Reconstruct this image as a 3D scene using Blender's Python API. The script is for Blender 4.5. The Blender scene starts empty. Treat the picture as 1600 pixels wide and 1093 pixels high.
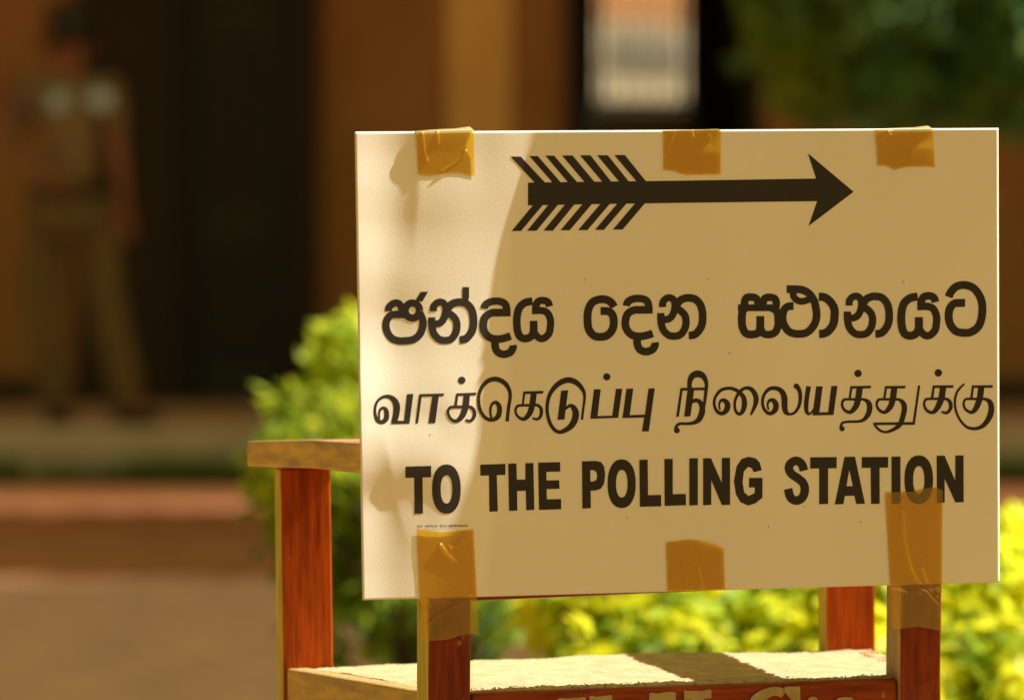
import bpy, bmesh, math, random
import numpy as np
from mathutils import Vector, Matrix, noise
random.seed(7); rng = np.random.default_rng(7)
R = math.radians
S = bpy.context.scene
COL = S.collection

# ------------------------------------------------------------------ camera, sky, sun, exposure
EYE = Vector((0, 0, .81)); F = 9333.; PITCH = (546.5-438)/F
cd = bpy.data.cameras.new('camera'); cam = bpy.data.objects.new('camera', cd); COL.objects.link(cam)
cam.location = EYE; cam.rotation_euler = (R(90)-PITCH, 0, 0)
cd.sensor_width = 36; cd.lens = F*36/1600; cd.clip_start = .1; cd.clip_end = 2000
cd.dof.use_dof = True; cd.dof.focus_distance = 5.58; cd.dof.aperture_fstop = 5.7
S.camera = cam
SUN_AZ, SUN_EL = R(77), R(48.5)            # azimuth measured from +Y towards +X
w = bpy.data.worlds.new('World'); S.world = w; w.use_nodes = True
wn = w.node_tree; bg = wn.nodes['Background']
sky = wn.nodes.new('ShaderNodeTexSky'); sky.sky_type = 'NISHITA'; sky.sun_disc = False
sky.sun_elevation = SUN_EL; sky.sun_rotation = SUN_AZ; sky.dust_density = 3
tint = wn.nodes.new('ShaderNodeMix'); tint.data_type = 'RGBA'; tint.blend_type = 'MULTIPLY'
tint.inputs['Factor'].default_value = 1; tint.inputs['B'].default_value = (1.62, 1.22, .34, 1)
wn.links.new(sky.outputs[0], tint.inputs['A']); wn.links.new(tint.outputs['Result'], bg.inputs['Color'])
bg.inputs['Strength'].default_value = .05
sd = bpy.data.lights.new('sun', 'SUN'); sun = bpy.data.objects.new('sun', sd); COL.objects.link(sun)
sd.energy = 5.0; sd.angle = R(.5); sd.color = (1, .99, .93)
sv = Vector((math.sin(SUN_AZ)*math.cos(SUN_EL), math.cos(SUN_AZ)*math.cos(SUN_EL), math.sin(SUN_EL)))
sun.rotation_euler = sv.to_track_quat('Z', 'Y').to_euler(); sun.location = sv*60
S.view_settings.view_transform = 'Standard'; S.view_settings.look = 'None'; S.view_settings.gamma = 1
S.view_settings.exposure = .95

# ------------------------------------------------------------------ helpers
CM = Matrix.Translation(EYE) @ Matrix.Rotation(R(90)-PITCH, 4, 'X')
def ray(px, py):                          # direction of the line of sight measured in the photograph
    return (CM.to_3x3() @ Vector(((px-800)/F, (546.5-py)/F, -1)))
def at(px, py, Y):                        # point at distance Y
    d = ray(px, py); return EYE + d*(Y/d.y)
def tag(o, label=None, cat=None, group=None, kind=None):
    if label: o['label'] = label
    if cat: o['category'] = cat
    if group: o['group'] = group
    if kind: o['kind'] = kind
    return o
def empty(name, loc=(0, 0, 0), rz=0):
    o = bpy.data.objects.new(name, None); COL.objects.link(o); o.location = loc; o.rotation_euler = (0, 0, rz)
    o.empty_display_size = .1
    return o
def mesh(name, verts, faces, mats, parent=None, mi=None, smooth=False):
    me = bpy.data.meshes.new(name); me.from_pydata([tuple(v) for v in verts], [], [tuple(f) for f in faces]); me.validate(); me.update()
    for m in (mats if isinstance(mats, (list, tuple)) else [mats]): me.materials.append(m)
    if mi is not None: me.polygons.foreach_set('material_index', list(mi)[:len(me.polygons)])
    if smooth: me.polygons.foreach_set('use_smooth', [True]*len(me.polygons))
    o = bpy.data.objects.new(name, me); COL.objects.link(o); o.parent = parent
    return o
def bevel(o, wd=.002, seg=2):
    b = o.modifiers.new('bevel', 'BEVEL'); b.width = wd; b.segments = seg; b.limit_method = 'ANGLE'; b.angle_limit = R(40)
    return o
class MB:                                 # collects shapes into one mesh
    def __init__(s): s.v = []; s.f = []; s.m = []
    def add(s, vs, fs, m=0):
        n = len(s.v); s.v += [Vector(v) for v in vs]; s.f += [tuple(i+n for i in f) for f in fs]; s.m += [m]*len(fs) if isinstance(m, int) else list(m)
        return s
    def hexa(s, b, t, m=0):               # four bottom corners, four top corners (anticlockwise from above)
        return s.add(list(b)+list(t), [(3, 2, 1, 0), (4, 5, 6, 7), (0, 1, 5, 4), (1, 2, 6, 5), (2, 3, 7, 6), (3, 0, 4, 7)], m)
    def box(s, x0, x1, y0, y1, z0, z1, m=0):
        return s.hexa([(x0, y0, z0), (x1, y0, z0), (x1, y1, z0), (x0, y1, z0)], [(x0, y0, z1), (x1, y0, z1), (x1, y1, z1), (x0, y1, z1)], m)
    def tube(s, pts, rs, n=8, m=0):
        pts = [Vector(p) for p in pts]; rings = []; base = len(s.v)
        for i, p in enumerate(pts):
            t = (pts[min(i+1, len(pts)-1)]-pts[max(i-1, 0)]).normalized()
            a = t.cross(Vector((.3, .9, .2))).normalized(); b = t.cross(a)
            for k in range(n):
                g = 2*math.pi*k/n; s.v.append(p+(a*math.cos(g)+b*math.sin(g))*rs[i])
        for i in range(len(pts)-1):
            for k in range(n):
                s.f.append((base+i*n+k, base+i*n+(k+1) % n, base+(i+1)*n+(k+1) % n, base+(i+1)*n+k)); s.m.append(m)
        s.f.append(tuple(base+k for k in range(n))[::-1]); s.m.append(m)
        s.f.append(tuple(base+(len(pts)-1)*n+k for k in range(n))); s.m.append(m)
        return s
    def build(s, name, mats, parent=None, smooth=False): return mesh(name, s.v, s.f, mats, parent, s.m, smooth)

def mat(name, col, rough=.6, col2=None, scale=8., stretch=(1, 1, 1), bump=0., bscale=60., spec=.4, fac=(.35, .65), coord='Object', detail=6):
    m = bpy.data.materials.new(name); m.use_nodes = True; n = m.node_tree.nodes; l = m.node_tree.links
    p = n['Principled BSDF']; p.inputs['Roughness'].default_value = rough; p.inputs['Specular IOR Level'].default_value = spec
    tc = n.new('ShaderNodeTexCoord'); mp = n.new('ShaderNodeMapping'); mp.inputs['Scale'].default_value = stretch
    l.new(tc.outputs[coord], mp.inputs['Vector'])
    nz = n.new('ShaderNodeTexNoise'); nz.inputs['Scale'].default_value = scale; nz.inputs['Detail'].default_value = detail
    l.new(mp.outputs[0], nz.inputs['Vector'])
    rp = n.new('ShaderNodeValToRGB'); rp.color_ramp.elements[0].position, rp.color_ramp.elements[1].position = fac
    rp.color_ramp.elements[0].color = (*col, 1); rp.color_ramp.elements[1].color = (*(col2 or [c*.75 for c in col]), 1)
    l.new(nz.outputs['Fac'], rp.inputs[0]); l.new(rp.outputs[0], p.inputs['Base Color'])
    if bump:
        nb = n.new('ShaderNodeTexNoise'); nb.inputs['Scale'].default_value = bscale; nb.inputs['Detail'].default_value = 4
        l.new(mp.outputs[0], nb.inputs['Vector'])
        bp = n.new('ShaderNodeBump'); bp.inputs['Strength'].default_value = bump; bp.inputs['Distance'].default_value = .002
        l.new(nb.outputs['Fac'], bp.inputs['Height']); l.new(bp.outputs[0], p.inputs['Normal'])
    return m
def leafmat(name, col, col2, trans=.45, rough=.45):
    m = mat(name, col, rough, col2, 9., spec=.3); n = m.node_tree.nodes; l = m.node_tree.links
    p = n['Principled BSDF']; rp = [x for x in n if x.type == 'VALTORGB'][0]
    t = n.new('ShaderNodeBsdfTranslucent'); gm = n.new('ShaderNodeGamma'); gm.inputs['Gamma'].default_value = .7; l.new(rp.outputs[0], gm.inputs['Color']); l.new(gm.outputs[0], t.inputs['Color'])
    mx = n.new('ShaderNodeMixShader'); mx.inputs[0].default_value = trans
    l.new(p.outputs[0], mx.inputs[1]); l.new(t.outputs[0], mx.inputs[2]); l.new(mx.outputs[0], n['Material Output'].inputs['Surface'])
    return m

# ------------------------------------------------------------------ materials of the setting
def ground_material():
    m = bpy.data.materials.new('earth'); m.use_nodes = True; n = m.node_tree.nodes; l = m.node_tree.links
    p = n['Principled BSDF']; p.inputs['Roughness'].default_value = .95; p.inputs['Specular IOR Level'].default_value = .1
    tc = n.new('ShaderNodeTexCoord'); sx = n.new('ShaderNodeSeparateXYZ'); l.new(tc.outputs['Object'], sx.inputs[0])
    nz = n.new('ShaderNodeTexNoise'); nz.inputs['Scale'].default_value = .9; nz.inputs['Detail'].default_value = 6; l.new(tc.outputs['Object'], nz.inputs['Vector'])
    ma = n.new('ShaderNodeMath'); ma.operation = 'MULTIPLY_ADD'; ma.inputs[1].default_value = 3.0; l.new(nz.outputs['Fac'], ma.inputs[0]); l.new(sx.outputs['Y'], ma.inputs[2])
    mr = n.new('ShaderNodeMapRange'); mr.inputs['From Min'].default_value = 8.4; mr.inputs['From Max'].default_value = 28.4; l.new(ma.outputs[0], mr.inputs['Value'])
    rp = n.new('ShaderNodeValToRGB'); e = rp.color_ramp.elements        # trampled soil darkened in place of shade, red strip, raw laterite by the step
    cols = [(0, (.27, .155, .07)), (.10, (.26, .145, .065)), (.20, (.098, .049, .0135)), (.455, (.094, .046, .013)), (.505, (.44, .195, .10)), (.60, (.46, .20, .10)), (.67, (.44, .165, .085)), (.78, (.135, .047, .007)), (.85, (.125, .043, .006)), (.9, (.16, .10, .045))]  # near soil left bright for bounce, red strip lightened to offset the tree's shadow
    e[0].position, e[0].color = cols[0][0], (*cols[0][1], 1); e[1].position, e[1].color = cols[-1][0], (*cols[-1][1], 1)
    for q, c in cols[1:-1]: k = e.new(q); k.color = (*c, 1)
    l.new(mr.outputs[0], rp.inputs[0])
    n2 = n.new('ShaderNodeTexNoise'); n2.inputs['Scale'].default_value = 5; n2.inputs['Detail'].default_value = 8; l.new(tc.outputs['Object'], n2.inputs['Vector'])
    r2 = n.new('ShaderNodeValToRGB'); r2.color_ramp.elements[0].position = .3; r2.color_ramp.elements[1].position = .7
    r2.color_ramp.elements[0].color = (.7, .72, .75, 1); r2.color_ramp.elements[1].color = (1.1, 1.08, 1.05, 1); l.new(n2.outputs['Fac'], r2.inputs[0])
    mx = n.new('ShaderNodeMix'); mx.data_type = 'RGBA'; mx.blend_type = 'MULTIPLY'; mx.inputs['Factor'].default_value = 1
    l.new(rp.outputs[0], mx.inputs['A']); l.new(r2.outputs[0], mx.inputs['B']); l.new(mx.outputs['Result'], p.inputs['Base Color'])
    bp = n.new('ShaderNodeBump'); bp.inputs['Strength'].default_value = .5; bp.inputs['Distance'].default_value = .02; l.new(n2.outputs['Fac'], bp.inputs['Height']); l.new(bp.outputs[0], p.inputs['Normal'])
    return m
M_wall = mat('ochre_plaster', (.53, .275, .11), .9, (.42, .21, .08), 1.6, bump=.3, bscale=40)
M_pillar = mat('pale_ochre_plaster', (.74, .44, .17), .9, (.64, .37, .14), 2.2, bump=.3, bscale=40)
M_skirt = mat('dark_skirting_paint', (.06, .035, .02), .6, (.045, .028, .016), 3)
M_cement = mat('red_cement', (.80, .60, .50), .75, (.66, .50, .40), 2.5, bump=.2, bscale=20)
M_ceil = mat('pale_ceiling_boards', (.62, .48, .28), .9, (.54, .42, .24), 3)
M_inner = mat('whitewashed_interior_plaster', (.34, .33, .30), .9, (.28, .27, .24), 2)  # even grey whitewash, lifted so the unlit rooms are not black
M_door = mat('dark_brown_paint', (.035, .016, .009), .55, (.025, .012, .008), 6, (8, 8, .6))
M_frame = mat('black_brown_paint', (.022, .014, .009), .5, (.016, .011, .008), 6)
M_roof = mat('clay_tile', (.22, .08, .04), .85, (.15, .06, .035), 5)
M_iron = mat('grey_iron', (.12, .10, .08), .5, (.09, .08, .07), 20)
M_beige = mat('beige_plaster', (.50, .42, .27), .9, (.44, .36, .23), 2)
M_orange = mat('orange_plaster', (.55, .26, .09), .9, (.48, .22, .08), 2)
M_louvre = mat('grey_louvre_paint', (.22, .19, .13), .7, (.17, .15, .10), 5)

# ------------------------------------------------------------------ ground
def ground():
    xs = [-400, -60, -20] + [i*.5 for i in range(-20, 21)] + [20, 60, 400]
    ys = [-300, -40, -8] + [i*.5 for i in range(-4, 90)] + [60, 120, 700]
    v = [(x, y, (noise.noise((x*.7, y*.7, 0))*.012 if 0 < y < 44 else -.004)-.006) for y in ys for x in xs]
    nx = len(xs); f = [(j*nx+i, j*nx+i+1, (j+1)*nx+i+1, (j+1)*nx+i) for j in range(len(ys)-1) for i in range(nx-1)]
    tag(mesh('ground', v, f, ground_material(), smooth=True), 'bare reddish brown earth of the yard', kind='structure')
ground()

# ------------------------------------------------------------------ building with veranda
YE, YW, YB, ZF, ZC = 24.5, 29.6, 38.0, .2, 4.3
XW = lambda px: (px-800)/F*YW
def building():
    b = tag(empty('school_building', (0, YE, 0)), 'ochre walled building with a deep shaded veranda and dark open doorways', 'building')
    def part(mb, name, m, parent=b, **k):
        mb.v = [v-Vector((0, YE, 0)) for v in mb.v]; return mb.build(name, m, parent, **k)
    d0, d1 = XW(288), XW(452); w0, w1 = XW(892), XW(1182); top = 2.35; T = .22
    m = MB()                               # front wall with two openings
    for x0, x1, z0, z1 in ((-14, d0, ZF, ZC), (d0, d1, top, ZC), (d1, w0, ZF, ZC), (w0, w1, top+.6, ZC), (w1, 15, ZF, ZC)):
        m.box(x0, x1, YW, YW+T, z0, z1)
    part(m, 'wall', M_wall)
    m = MB()
    for x0, x1 in ((-14, XW(120)), (d1+.2, w0-.02), (w1+.02, 15)): m.box(x0, x1, YW-.015, YW-.002, ZF, ZF+.13)
    part(m, 'skirting', M_skirt)
    m = MB().box(-14, 15, YE, YB+.3, -.1, ZF); bevel(part(m, 'veranda_floor', M_cement), .02)
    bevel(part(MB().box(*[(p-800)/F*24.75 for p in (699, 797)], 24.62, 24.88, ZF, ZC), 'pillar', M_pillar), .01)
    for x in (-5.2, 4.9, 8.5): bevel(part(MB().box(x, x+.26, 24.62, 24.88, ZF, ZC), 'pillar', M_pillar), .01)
    # roof: sloping tiles over the veranda and the rooms
    m = MB(); m.hexa([(-15, 24.42, 4.4), (16, 24.42, 4.4), (16, 34.5, 6.2), (-15, 34.5, 6.2)], [(-15, 24.42, 4.52), (16, 24.42, 4.52), (16, 34.5, 6.32), (-15, 34.5, 6.32)])
    m.hexa([(-15, 34.5, 6.2), (16, 34.5, 6.2), (16, 39.5, 4.6), (-15, 39.5, 4.6)], [(-15, 34.5, 6.32), (16, 34.5, 6.32), (16, 39.5, 4.72), (-15, 39.5, 4.72)])
    part(m, 'roof', M_roof)
    part(MB().box(-14, 15, 24.55, YW+.1, ZC, ZC+.06), 'ceiling', M_ceil); part(MB().box(-14, 15, YW+.1, YB+.2, ZC, ZC+.06), 'room_ceiling', M_inner)
    # inside of the rooms: back wall with a barred opening, side and partition walls
    f0, f1 = [(p-800)/F*YB for p in (928, 1077)]; s0 = .81+(438-166)/F*YB
    m = MB()
    for x0, x1, z0, z1 in ((-14, f0, ZF, ZC), (f0, f1, ZF, s0-.75), (f1, 15, ZF, ZC)): m.box(x0, x1, YB, YB+.2, z0, z1)
    m.box(-14, -13.8, YW+T, YB, ZF, ZC); m.box(14.8, 15, YW+T, YB, ZF, ZC); m.box(-.45, -.25, YW+T, YB, ZF, ZC)
    part(m, 'interior_wall', M_inner)
    wn_ = part(MB().box(f0, f0+.03, YB-.04, YB-.003, s0, ZC).box(f1-.03, f1, YB-.04, YB-.003, s0, ZC).box(f0+.03, f1-.03, YB-.04, YB-.003, s0, s0+.04), 'window_frame', M_frame)
    g = MB()
    for i in range(6):
        x = f0+(i+.75)*(f1-f0)/6.5; g.box(x-.018, x+.018, YB+.03, YB+.045, s0, ZC)
    for z in (s0+.26, s0+.6): g.box(f0, f1, YB+.047, YB+.06, z-.012, z+.012)
    part(g, 'grille', M_iron, wn_)
    part(MB().box(f0+.002, f1-.002, YB+.05, YB+.06, s0-.748, s0-.002), 'lower_pane', leafmat('backlit_pane', (.15, .12, .08), (.12, .10, .065), .75), wn_)  # translucent pane added so daylight behind it shows as a grey patch
    # door leaf folded open against the wall, frames
    dl = part(MB().box(XW(122), d0-.03, YW-.09, YW-.045, ZF+.02, top), 'door', M_door); bevel(dl, .006)
    cl = part(MB().box(d0+.052, d1-.052, YW+.06, YW+.10, ZF+.01, top-.062), 'door', mat('doorway_shade', (.035, .038, .027), .5, (.027, .029, .021), 5)); bevel(cl, .005)  # dark panel added to fill the doorway, standing for its unlit inside
    qm = MB()
    for z0, z1 in ((.4, 1.0), (1.2, 2.0)): qm.box(d0+.13, d1-.13, YW+.046, YW+.058, z0, z1)
    part(qm, 'panel', M_frame, cl)
    pm = MB()
    for z0, z1 in ((.45, 1.05), (1.25, 2.1)): pm.box(XW(122)+.07, d0-.1, YW-.102, YW-.092, z0, z1)
    part(pm, 'panel', M_door, dl)
    dl = part(MB().box(d1+.03, XW(500), YW-.09, YW-.045, ZF+.02, top), 'door', M_door); bevel(dl, .006)
    fr = MB()
    for a0, a1, tp in ((d0, d1, top), (w0, w1, top+.6)):
        fr.box(a0-.03, a0+.05, YW-.03, YW-.004, ZF, tp).box(a1-.05, a1+.03, YW-.03, YW-.004, ZF, tp).box(a0+.05, a1-.05, YW-.03, YW-.004, tp-.06, tp)
    part(fr, 'door_frame', M_frame)
building()

# neighbouring house seen through the barred opening: a sunlit wall standing obliquely
def neighbour():
    o = tag(empty('neighbouring_house', (1.2, 47, 0), R(58)), 'sunlit beige and orange house wall seen through the barred opening', 'house')
    MB().box(-9, 9, 0, .3, 0, 2.82).build('wall', M_beige, o)
    MB().box(-9, 9, -.004, .3, 2.822, 4.2).build('upper_wall', M_orange, o)
    MB().hexa([(-9.4, -.5, 4.2), (9.4, -.5, 4.2), (9.4, 3, 4.3), (-9.4, 3, 4.3)], [(-9.4, -.5, 4.3), (9.4, -.5, 4.3), (9.4, 3, 5.6), (-9.4, 3, 5.6)]).build('roof', M_roof, o)
    MB().box(-.8, .15, -.02, -.002, 2.42, 2.76).build('window', M_louvre, o)
neighbour()

# ------------------------------------------------------------------ grass at the foot of the step
def grass():
    m = MB()
    for i in range(7500):
        x = random.uniform(-3.2, 3.2); 
        if noise.noise((x*1.4, 3.1, 0)) < -.25 and random.random() < .8: continue
        y = YE-.03-abs(random.gauss(0, .16)); h = random.uniform(.05, .12); a = random.uniform(0, 6.28); t = .006
        dx, dy = math.cos(a)*t, math.sin(a)*t; lx, ly = random.gauss(0, .025), random.gauss(0, .025)
        m.add([(x-dx, y-dy, -.01), (x+dx, y+dy, -.01), (x+lx, y+ly, h)], [(0, 1, 2)], random.choice((0, 0, 1)))
    o = m.build('grass', [leafmat('grass_blade', (.10, .22, .05), (.13, .24, .05)), leafmat('dry_grass_blade', (.10, .12, .025), (.07, .09, .02))])
    tag(o, 'low green grass growing along the foot of the veranda step', 'grass', kind='stuff')
grass()

# ------------------------------------------------------------------ leafy plants
def leaf(m, p, size, nrm, up, mi):
    n = Vector(nrm).normalized(); t = n.cross(Vector(up)); t = t.normalized() if t.length > 1e-4 else Vector((1, 0, 0)); u = t.cross(n)
    L, W = size, size*.27; p = Vector(p)
    vs = [p, p+u*L*.45+t*W+n*W*.35, p+u*L-n*L*.12, p+u*L*.45-t*W+n*W*.35]
    m.add(vs, [(0, 1, 2), (0, 2, 3)], mi)
def rdir():
    v = Vector((random.gauss(0, 1), random.gauss(0, 1), random.gauss(0, 1))); return v.normalized()
def clump(m, c, r, n, size, mis, squash=1., shell=.45):
    c = Vector(c)
    for _ in range(n):
        d = rdir(); rr = r*(shell+(1-shell)*random.random()**.6)*(1+.35*noise.noise(d*1.7+c*3))
        p = c+Vector((d.x, d.y, d.z*squash))*rr
        leaf(m, p, size*random.uniform(.6, 1.25), d+rdir()*.9+Vector((0, 0, .35)), rdir()+Vector((0, 0, -.3)), random.choice(mis))
def twigs(base, ends, r0, r1):
    t = MB()
    for e in ends:
        e = Vector(e); b = Vector(base)+Vector((random.gauss(0, .03), random.gauss(0, .03), 0)); mid = b.lerp(e, .5)+rdir()*.04
        t.tube([b, mid, e], [r0, r0*.7, r1], 6)
    return t
L_y = leafmat('yellow_leaf', (.86, .82, .014), (.74, .74, .014), .5)
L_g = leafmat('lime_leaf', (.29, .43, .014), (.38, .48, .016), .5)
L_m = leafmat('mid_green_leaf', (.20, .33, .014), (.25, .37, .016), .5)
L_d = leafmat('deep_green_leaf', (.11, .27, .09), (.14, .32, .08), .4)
L_t = leafmat('dark_tree_leaf', (.12, .29, .12), (.15, .33, .10), .4)
M_bark = mat('bark', (.10, .065, .04), .9, (.06, .04, .025), 12, (1, 1, .3))

def bush():
    o = tag(empty('shrub', (-.1, 10.4, 0)), 'rounded lime green shrub behind the left arm of the chair', 'shrub')
    c = Vector((-.1, 10.4, 0)); m = MB(); ends = []
    for px, py, r in ((560, 545, .085), (510, 590, .075), (465, 625, .065), (600, 560, .09), (650, 600, .1), (470, 700, .07), (540, 660, .1), (430, 690, .05), (445, 760, .06),
                      (600, 700, .12), (520, 780, .1), (480, 830, .07), (560, 880, .1), (620, 820, .12), (680, 740, .12), (700, 860, .12), (760, 800, .1), (640, 950, .1),
                      (550, 970, .085), (720, 960, .1), (780, 920, .085), (530, 510, .05), (585, 495, .05)):
        r *= 1.08; p = at(px+(12 if py < 640 else -4), py+(34 if py < 720 else 8), 10.4+random.uniform(-.18, .2)); ends.append(p-c)
        top = py < 720
        for _ in range(9 if top else 4):          # young shoots standing out of the clump
            d = rdir(); d.z = abs(d.z)*1.2; d.normalize(); q = p-c+d*r*.7; L = random.uniform(.3, .6)*r
            for w_ in range(5): leaf(m, q+d*L*w_/4, random.uniform(.028, .045), rdir()+Vector((0, -.4, .5)), d+rdir()*.7, random.choice((0, 1, 1, 2)))
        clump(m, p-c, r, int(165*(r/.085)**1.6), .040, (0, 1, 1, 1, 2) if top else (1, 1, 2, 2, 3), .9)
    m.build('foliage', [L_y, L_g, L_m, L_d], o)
    twigs((0, 0, 0), ends, .012, .003).build('stem', M_bark, o, True)
bush()
def golden(px0, px1, n, y, top, label, seed):
    random.seed(seed); X0, X1 = at(px0, 900, y).x, at(px1, 900, y).x; c = Vector(((X0+X1)/2, y, 0))
    o = tag(empty('hedge_shrub', c), label, 'shrub', 'golden shrubs of the low hedge')
    m = MB(); ends = []
    for k in range(n*2):
        q = random.random(); ztop = top-.03*abs(random.gauss(0, 1))
        p = Vector((random.uniform(X0, X1), y-.34+.52*q, .12+(ztop-.12)*math.sin(q*math.pi/2)**.8)); r = random.uniform(.04, .07); ends.append(p-c)
        clump(m, p-c, r, random.randint(45, 80), .05, (0, 0, 0, 0, 1) if random.random() < .76 else (0, 1, 1, 2), .9)
    m.build('foliage', [L_y, L_g, L_m, L_d], o)
    twigs((0, 0, 0), ends, .009, .003).build('stem', M_bark, o, True)
golden(865, 1080, 30, 8.5, .45, 'golden leaved hedge shrub seen under the middle of the sign', 11)
golden(1080, 1330, 34, 8.6, .45, 'golden leaved hedge shrub seen under the sign beside the rear right chair leg', 12)
golden(1330, 1590, 34, 8.45, .43, 'brightest golden hedge shrub directly right of the sign corner', 13)
golden(1590, 1850, 26, 8.6, .43, 'golden hedge shrub cut by the right border of the picture', 14)
random.seed(21)
def tree():
    base = Vector((3.6, 19.8, 0)); o = tag(empty('tree', base), 'dark broadleaf tree with low branches above the right end of the sign', 'tree')
    m = MB(); ends = []; spots = []
    for px, py, r in ((1262, 60, .20), (1245, 5, .2), (1300, 112, .20), (1360, 40, .30), (1385, 128, .19), (1440, 60, .30), (1475, 118, .22), (1530, 60, .30), (1600, 95, .28), (1660, 60, .35), (1330, -60, .35), (1480, -70, .4), (1620, -60, .4), (1240, -70, .25), (1420, 100, .25), (1570, 130, .2)):
        p = at(px, py, 19.6+random.uniform(-.3, .5)); spots.append((p.x, p.y, p.z, r, 3 if px < 1310 else 2))  # leftmost clumps marked for lighter leaves, painting in the lit edge
    for k in range(40):
        d = rdir(); d.z = abs(d.z)*1.1-.12; spots.append((3.7+d.x*2.5, 19.8+d.y*2.3, 3.9+d.z*2.2, random.uniform(.6, .95), 1))
    for x, y, z, r, q in spots:
        p = Vector((x, y, z)); ends.append(p-base)
        clump(m, p-base, r, int((1300 if q > 1 else 420)*(r/.45)), .10 if q > 1 else .15, (None, (0, 1, 1, 2, 2), (0, 0, 1, 1, 2), (0, 2, 2, 2))[q], .85, .25)
    m.build('crown', [L_d, L_t, L_m], o)
    t = MB().tube([(0, 0, -.05), (.03, .02, .8), (-.04, 0, 1.7), (0, .05, 3), (.05, 0, 4.6)], [.19, .15, .13, .10, .05], 12)
    for e in ends[::2]: t.tube([(0, 0, random.uniform(1.2, 3)), e*.55+Vector((0, 0, .9)), e], [.06, .035, .012], 6)
    t.build('trunk', M_bark, o, True)
tree()

# ------------------------------------------------------------------ chair frame of reference
TH, RHO = R(15.8), .0142
r_ = Vector((math.cos(TH), math.sin(TH), 0)); d_ = Vector((-math.sin(TH), math.cos(TH), 0)); u_ = Vector((0, 0, 1))
r2 = r_*math.cos(RHO)+u_*math.sin(RHO); u2 = u_*math.cos(RHO)-r_*math.sin(RHO)
ORG = Vector((.156, 5.6, 0))
CH = Matrix((( r2.x, d_.x, u2.x, ORG.x), (r2.y, d_.y, u2.y, ORG.y), (r2.z, d_.z, u2.z, ORG.z), (0, 0, 0, 1))); CHI = CH.inverted()
EL = CHI @ EYE; CR = CHI.to_3x3()
def A(px, py, b):                         # chair coordinates of a sight line at depth b
    d = CR @ ray(px, py); return EL + d*((b-EL.y)/d.y)
CS = A(1060, 1070, 0).z; K = .07         # seat level, recline of the back
lean = lambda c: -K*max(0, c-CS)
def Asl(px, py, off):                     # same on the reclined plane of the back
    d = CR @ ray(px, py); n = Vector((0, 1, K)); p0 = Vector((0, off, CS)); return EL + d*(n.dot(p0-EL)/n.dot(d))

def wood(name, c1, c2, rough=.35, st=(14, 14, 1.2), bump=.15, spec=.5):
    m = mat(name, c1, rough, c2, 5., st, bump, 30, spec, (.3, .7), detail=8)
    n = m.node_tree.nodes; l = m.node_tree.links; p = n['Principled BSDF']; mp = [x for x in n if x.type == 'MAPPING'][0]; rp = [x for x in n if x.type == 'VALTORGB'][0]
    tc = [x for x in n if x.type == 'TEX_COORD'][0]
    a = n.new('ShaderNodeTexNoise'); a.inputs['Scale'].default_value = 16; a.inputs['Detail'].default_value = 5; l.new(mp.outputs[0], a.inputs['Vector'])   # pores along the grain
    b = n.new('ShaderNodeMapRange'); b.inputs['From Min'].default_value = .35; b.inputs['From Max'].default_value = .62; b.inputs['To Min'].default_value = .62; l.new(a.outputs['Fac'], b.inputs['Value'])
    c = n.new('ShaderNodeMix'); c.data_type = 'RGBA'; c.blend_type = 'MULTIPLY'; c.inputs['Factor'].default_value = 1; l.new(rp.outputs[0], c.inputs['A']); l.new(b.outputs[0], c.inputs['B'])
    d = n.new('ShaderNodeTexNoise'); d.inputs['Scale'].default_value = 55; d.inputs['Detail'].default_value = 3; l.new(tc.outputs['Object'], d.inputs['Vector'])   # small chips in the varnish
    e = n.new('ShaderNodeMapRange'); e.inputs['From Min'].default_value = .69; e.inputs['From Max'].default_value = .73; l.new(d.outputs['Fac'], e.inputs['Value'])
    f = n.new('ShaderNodeMix'); f.data_type = 'RGBA'; l.new(e.outputs[0], f.inputs['Factor']); l.new(c.outputs['Result'], f.inputs['A']); f.inputs['B'].default_value = (.34, .2, .09, 1)
    l.new(f.outputs['Result'], p.inputs['Base Color'])
    return m
W_red = wood('red_varnished_wood', (.60, .105, .003), (.30, .04, .002), .42, spec=.15)
W_shaded = wood('shaded_red_varnished_wood', (.30, .044, .002), (.15, .018, .001), .42, spec=.2)  # same varnish darkened, shade on the back posts put into the colour
W_redh = wood('red_varnished_board', (.40, .060, .003), (.18, .022, .002), .42, st=(1.2, 14, 14), spec=.2)
W_yel = wood('yellow_painted_edge', (.80, .62, .014), (.62, .45, .012), .55)
W_raw = wood('worn_bare_wood', (.62, .38, .12), (.42, .24, .075), .7, bump=.4)
W_och = mat('worn_ochre_paint', (.78, .47, .06), .55, (.42, .25, .08), 16, (2.5, 1.0, 6), .25, 30, .4, (.35, .7))
W_top = mat('worn_pinkish_varnish', (.50, .27, .14), .4, (.32, .14, .06), 9, (2, 2, 2), .2, 30, .4)
M_straw = mat('woven_straw', (.50, .40, .22), .8, (.40, .31, .155), 40, (1, 1, 1), .3, 200, .2)
M_stencil = mat('chalky_cream_paint', (.40, .30, .13), .8, (.27, .17, .06), 45, bump=.3, bscale=120, fac=(.45, .75))

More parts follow.
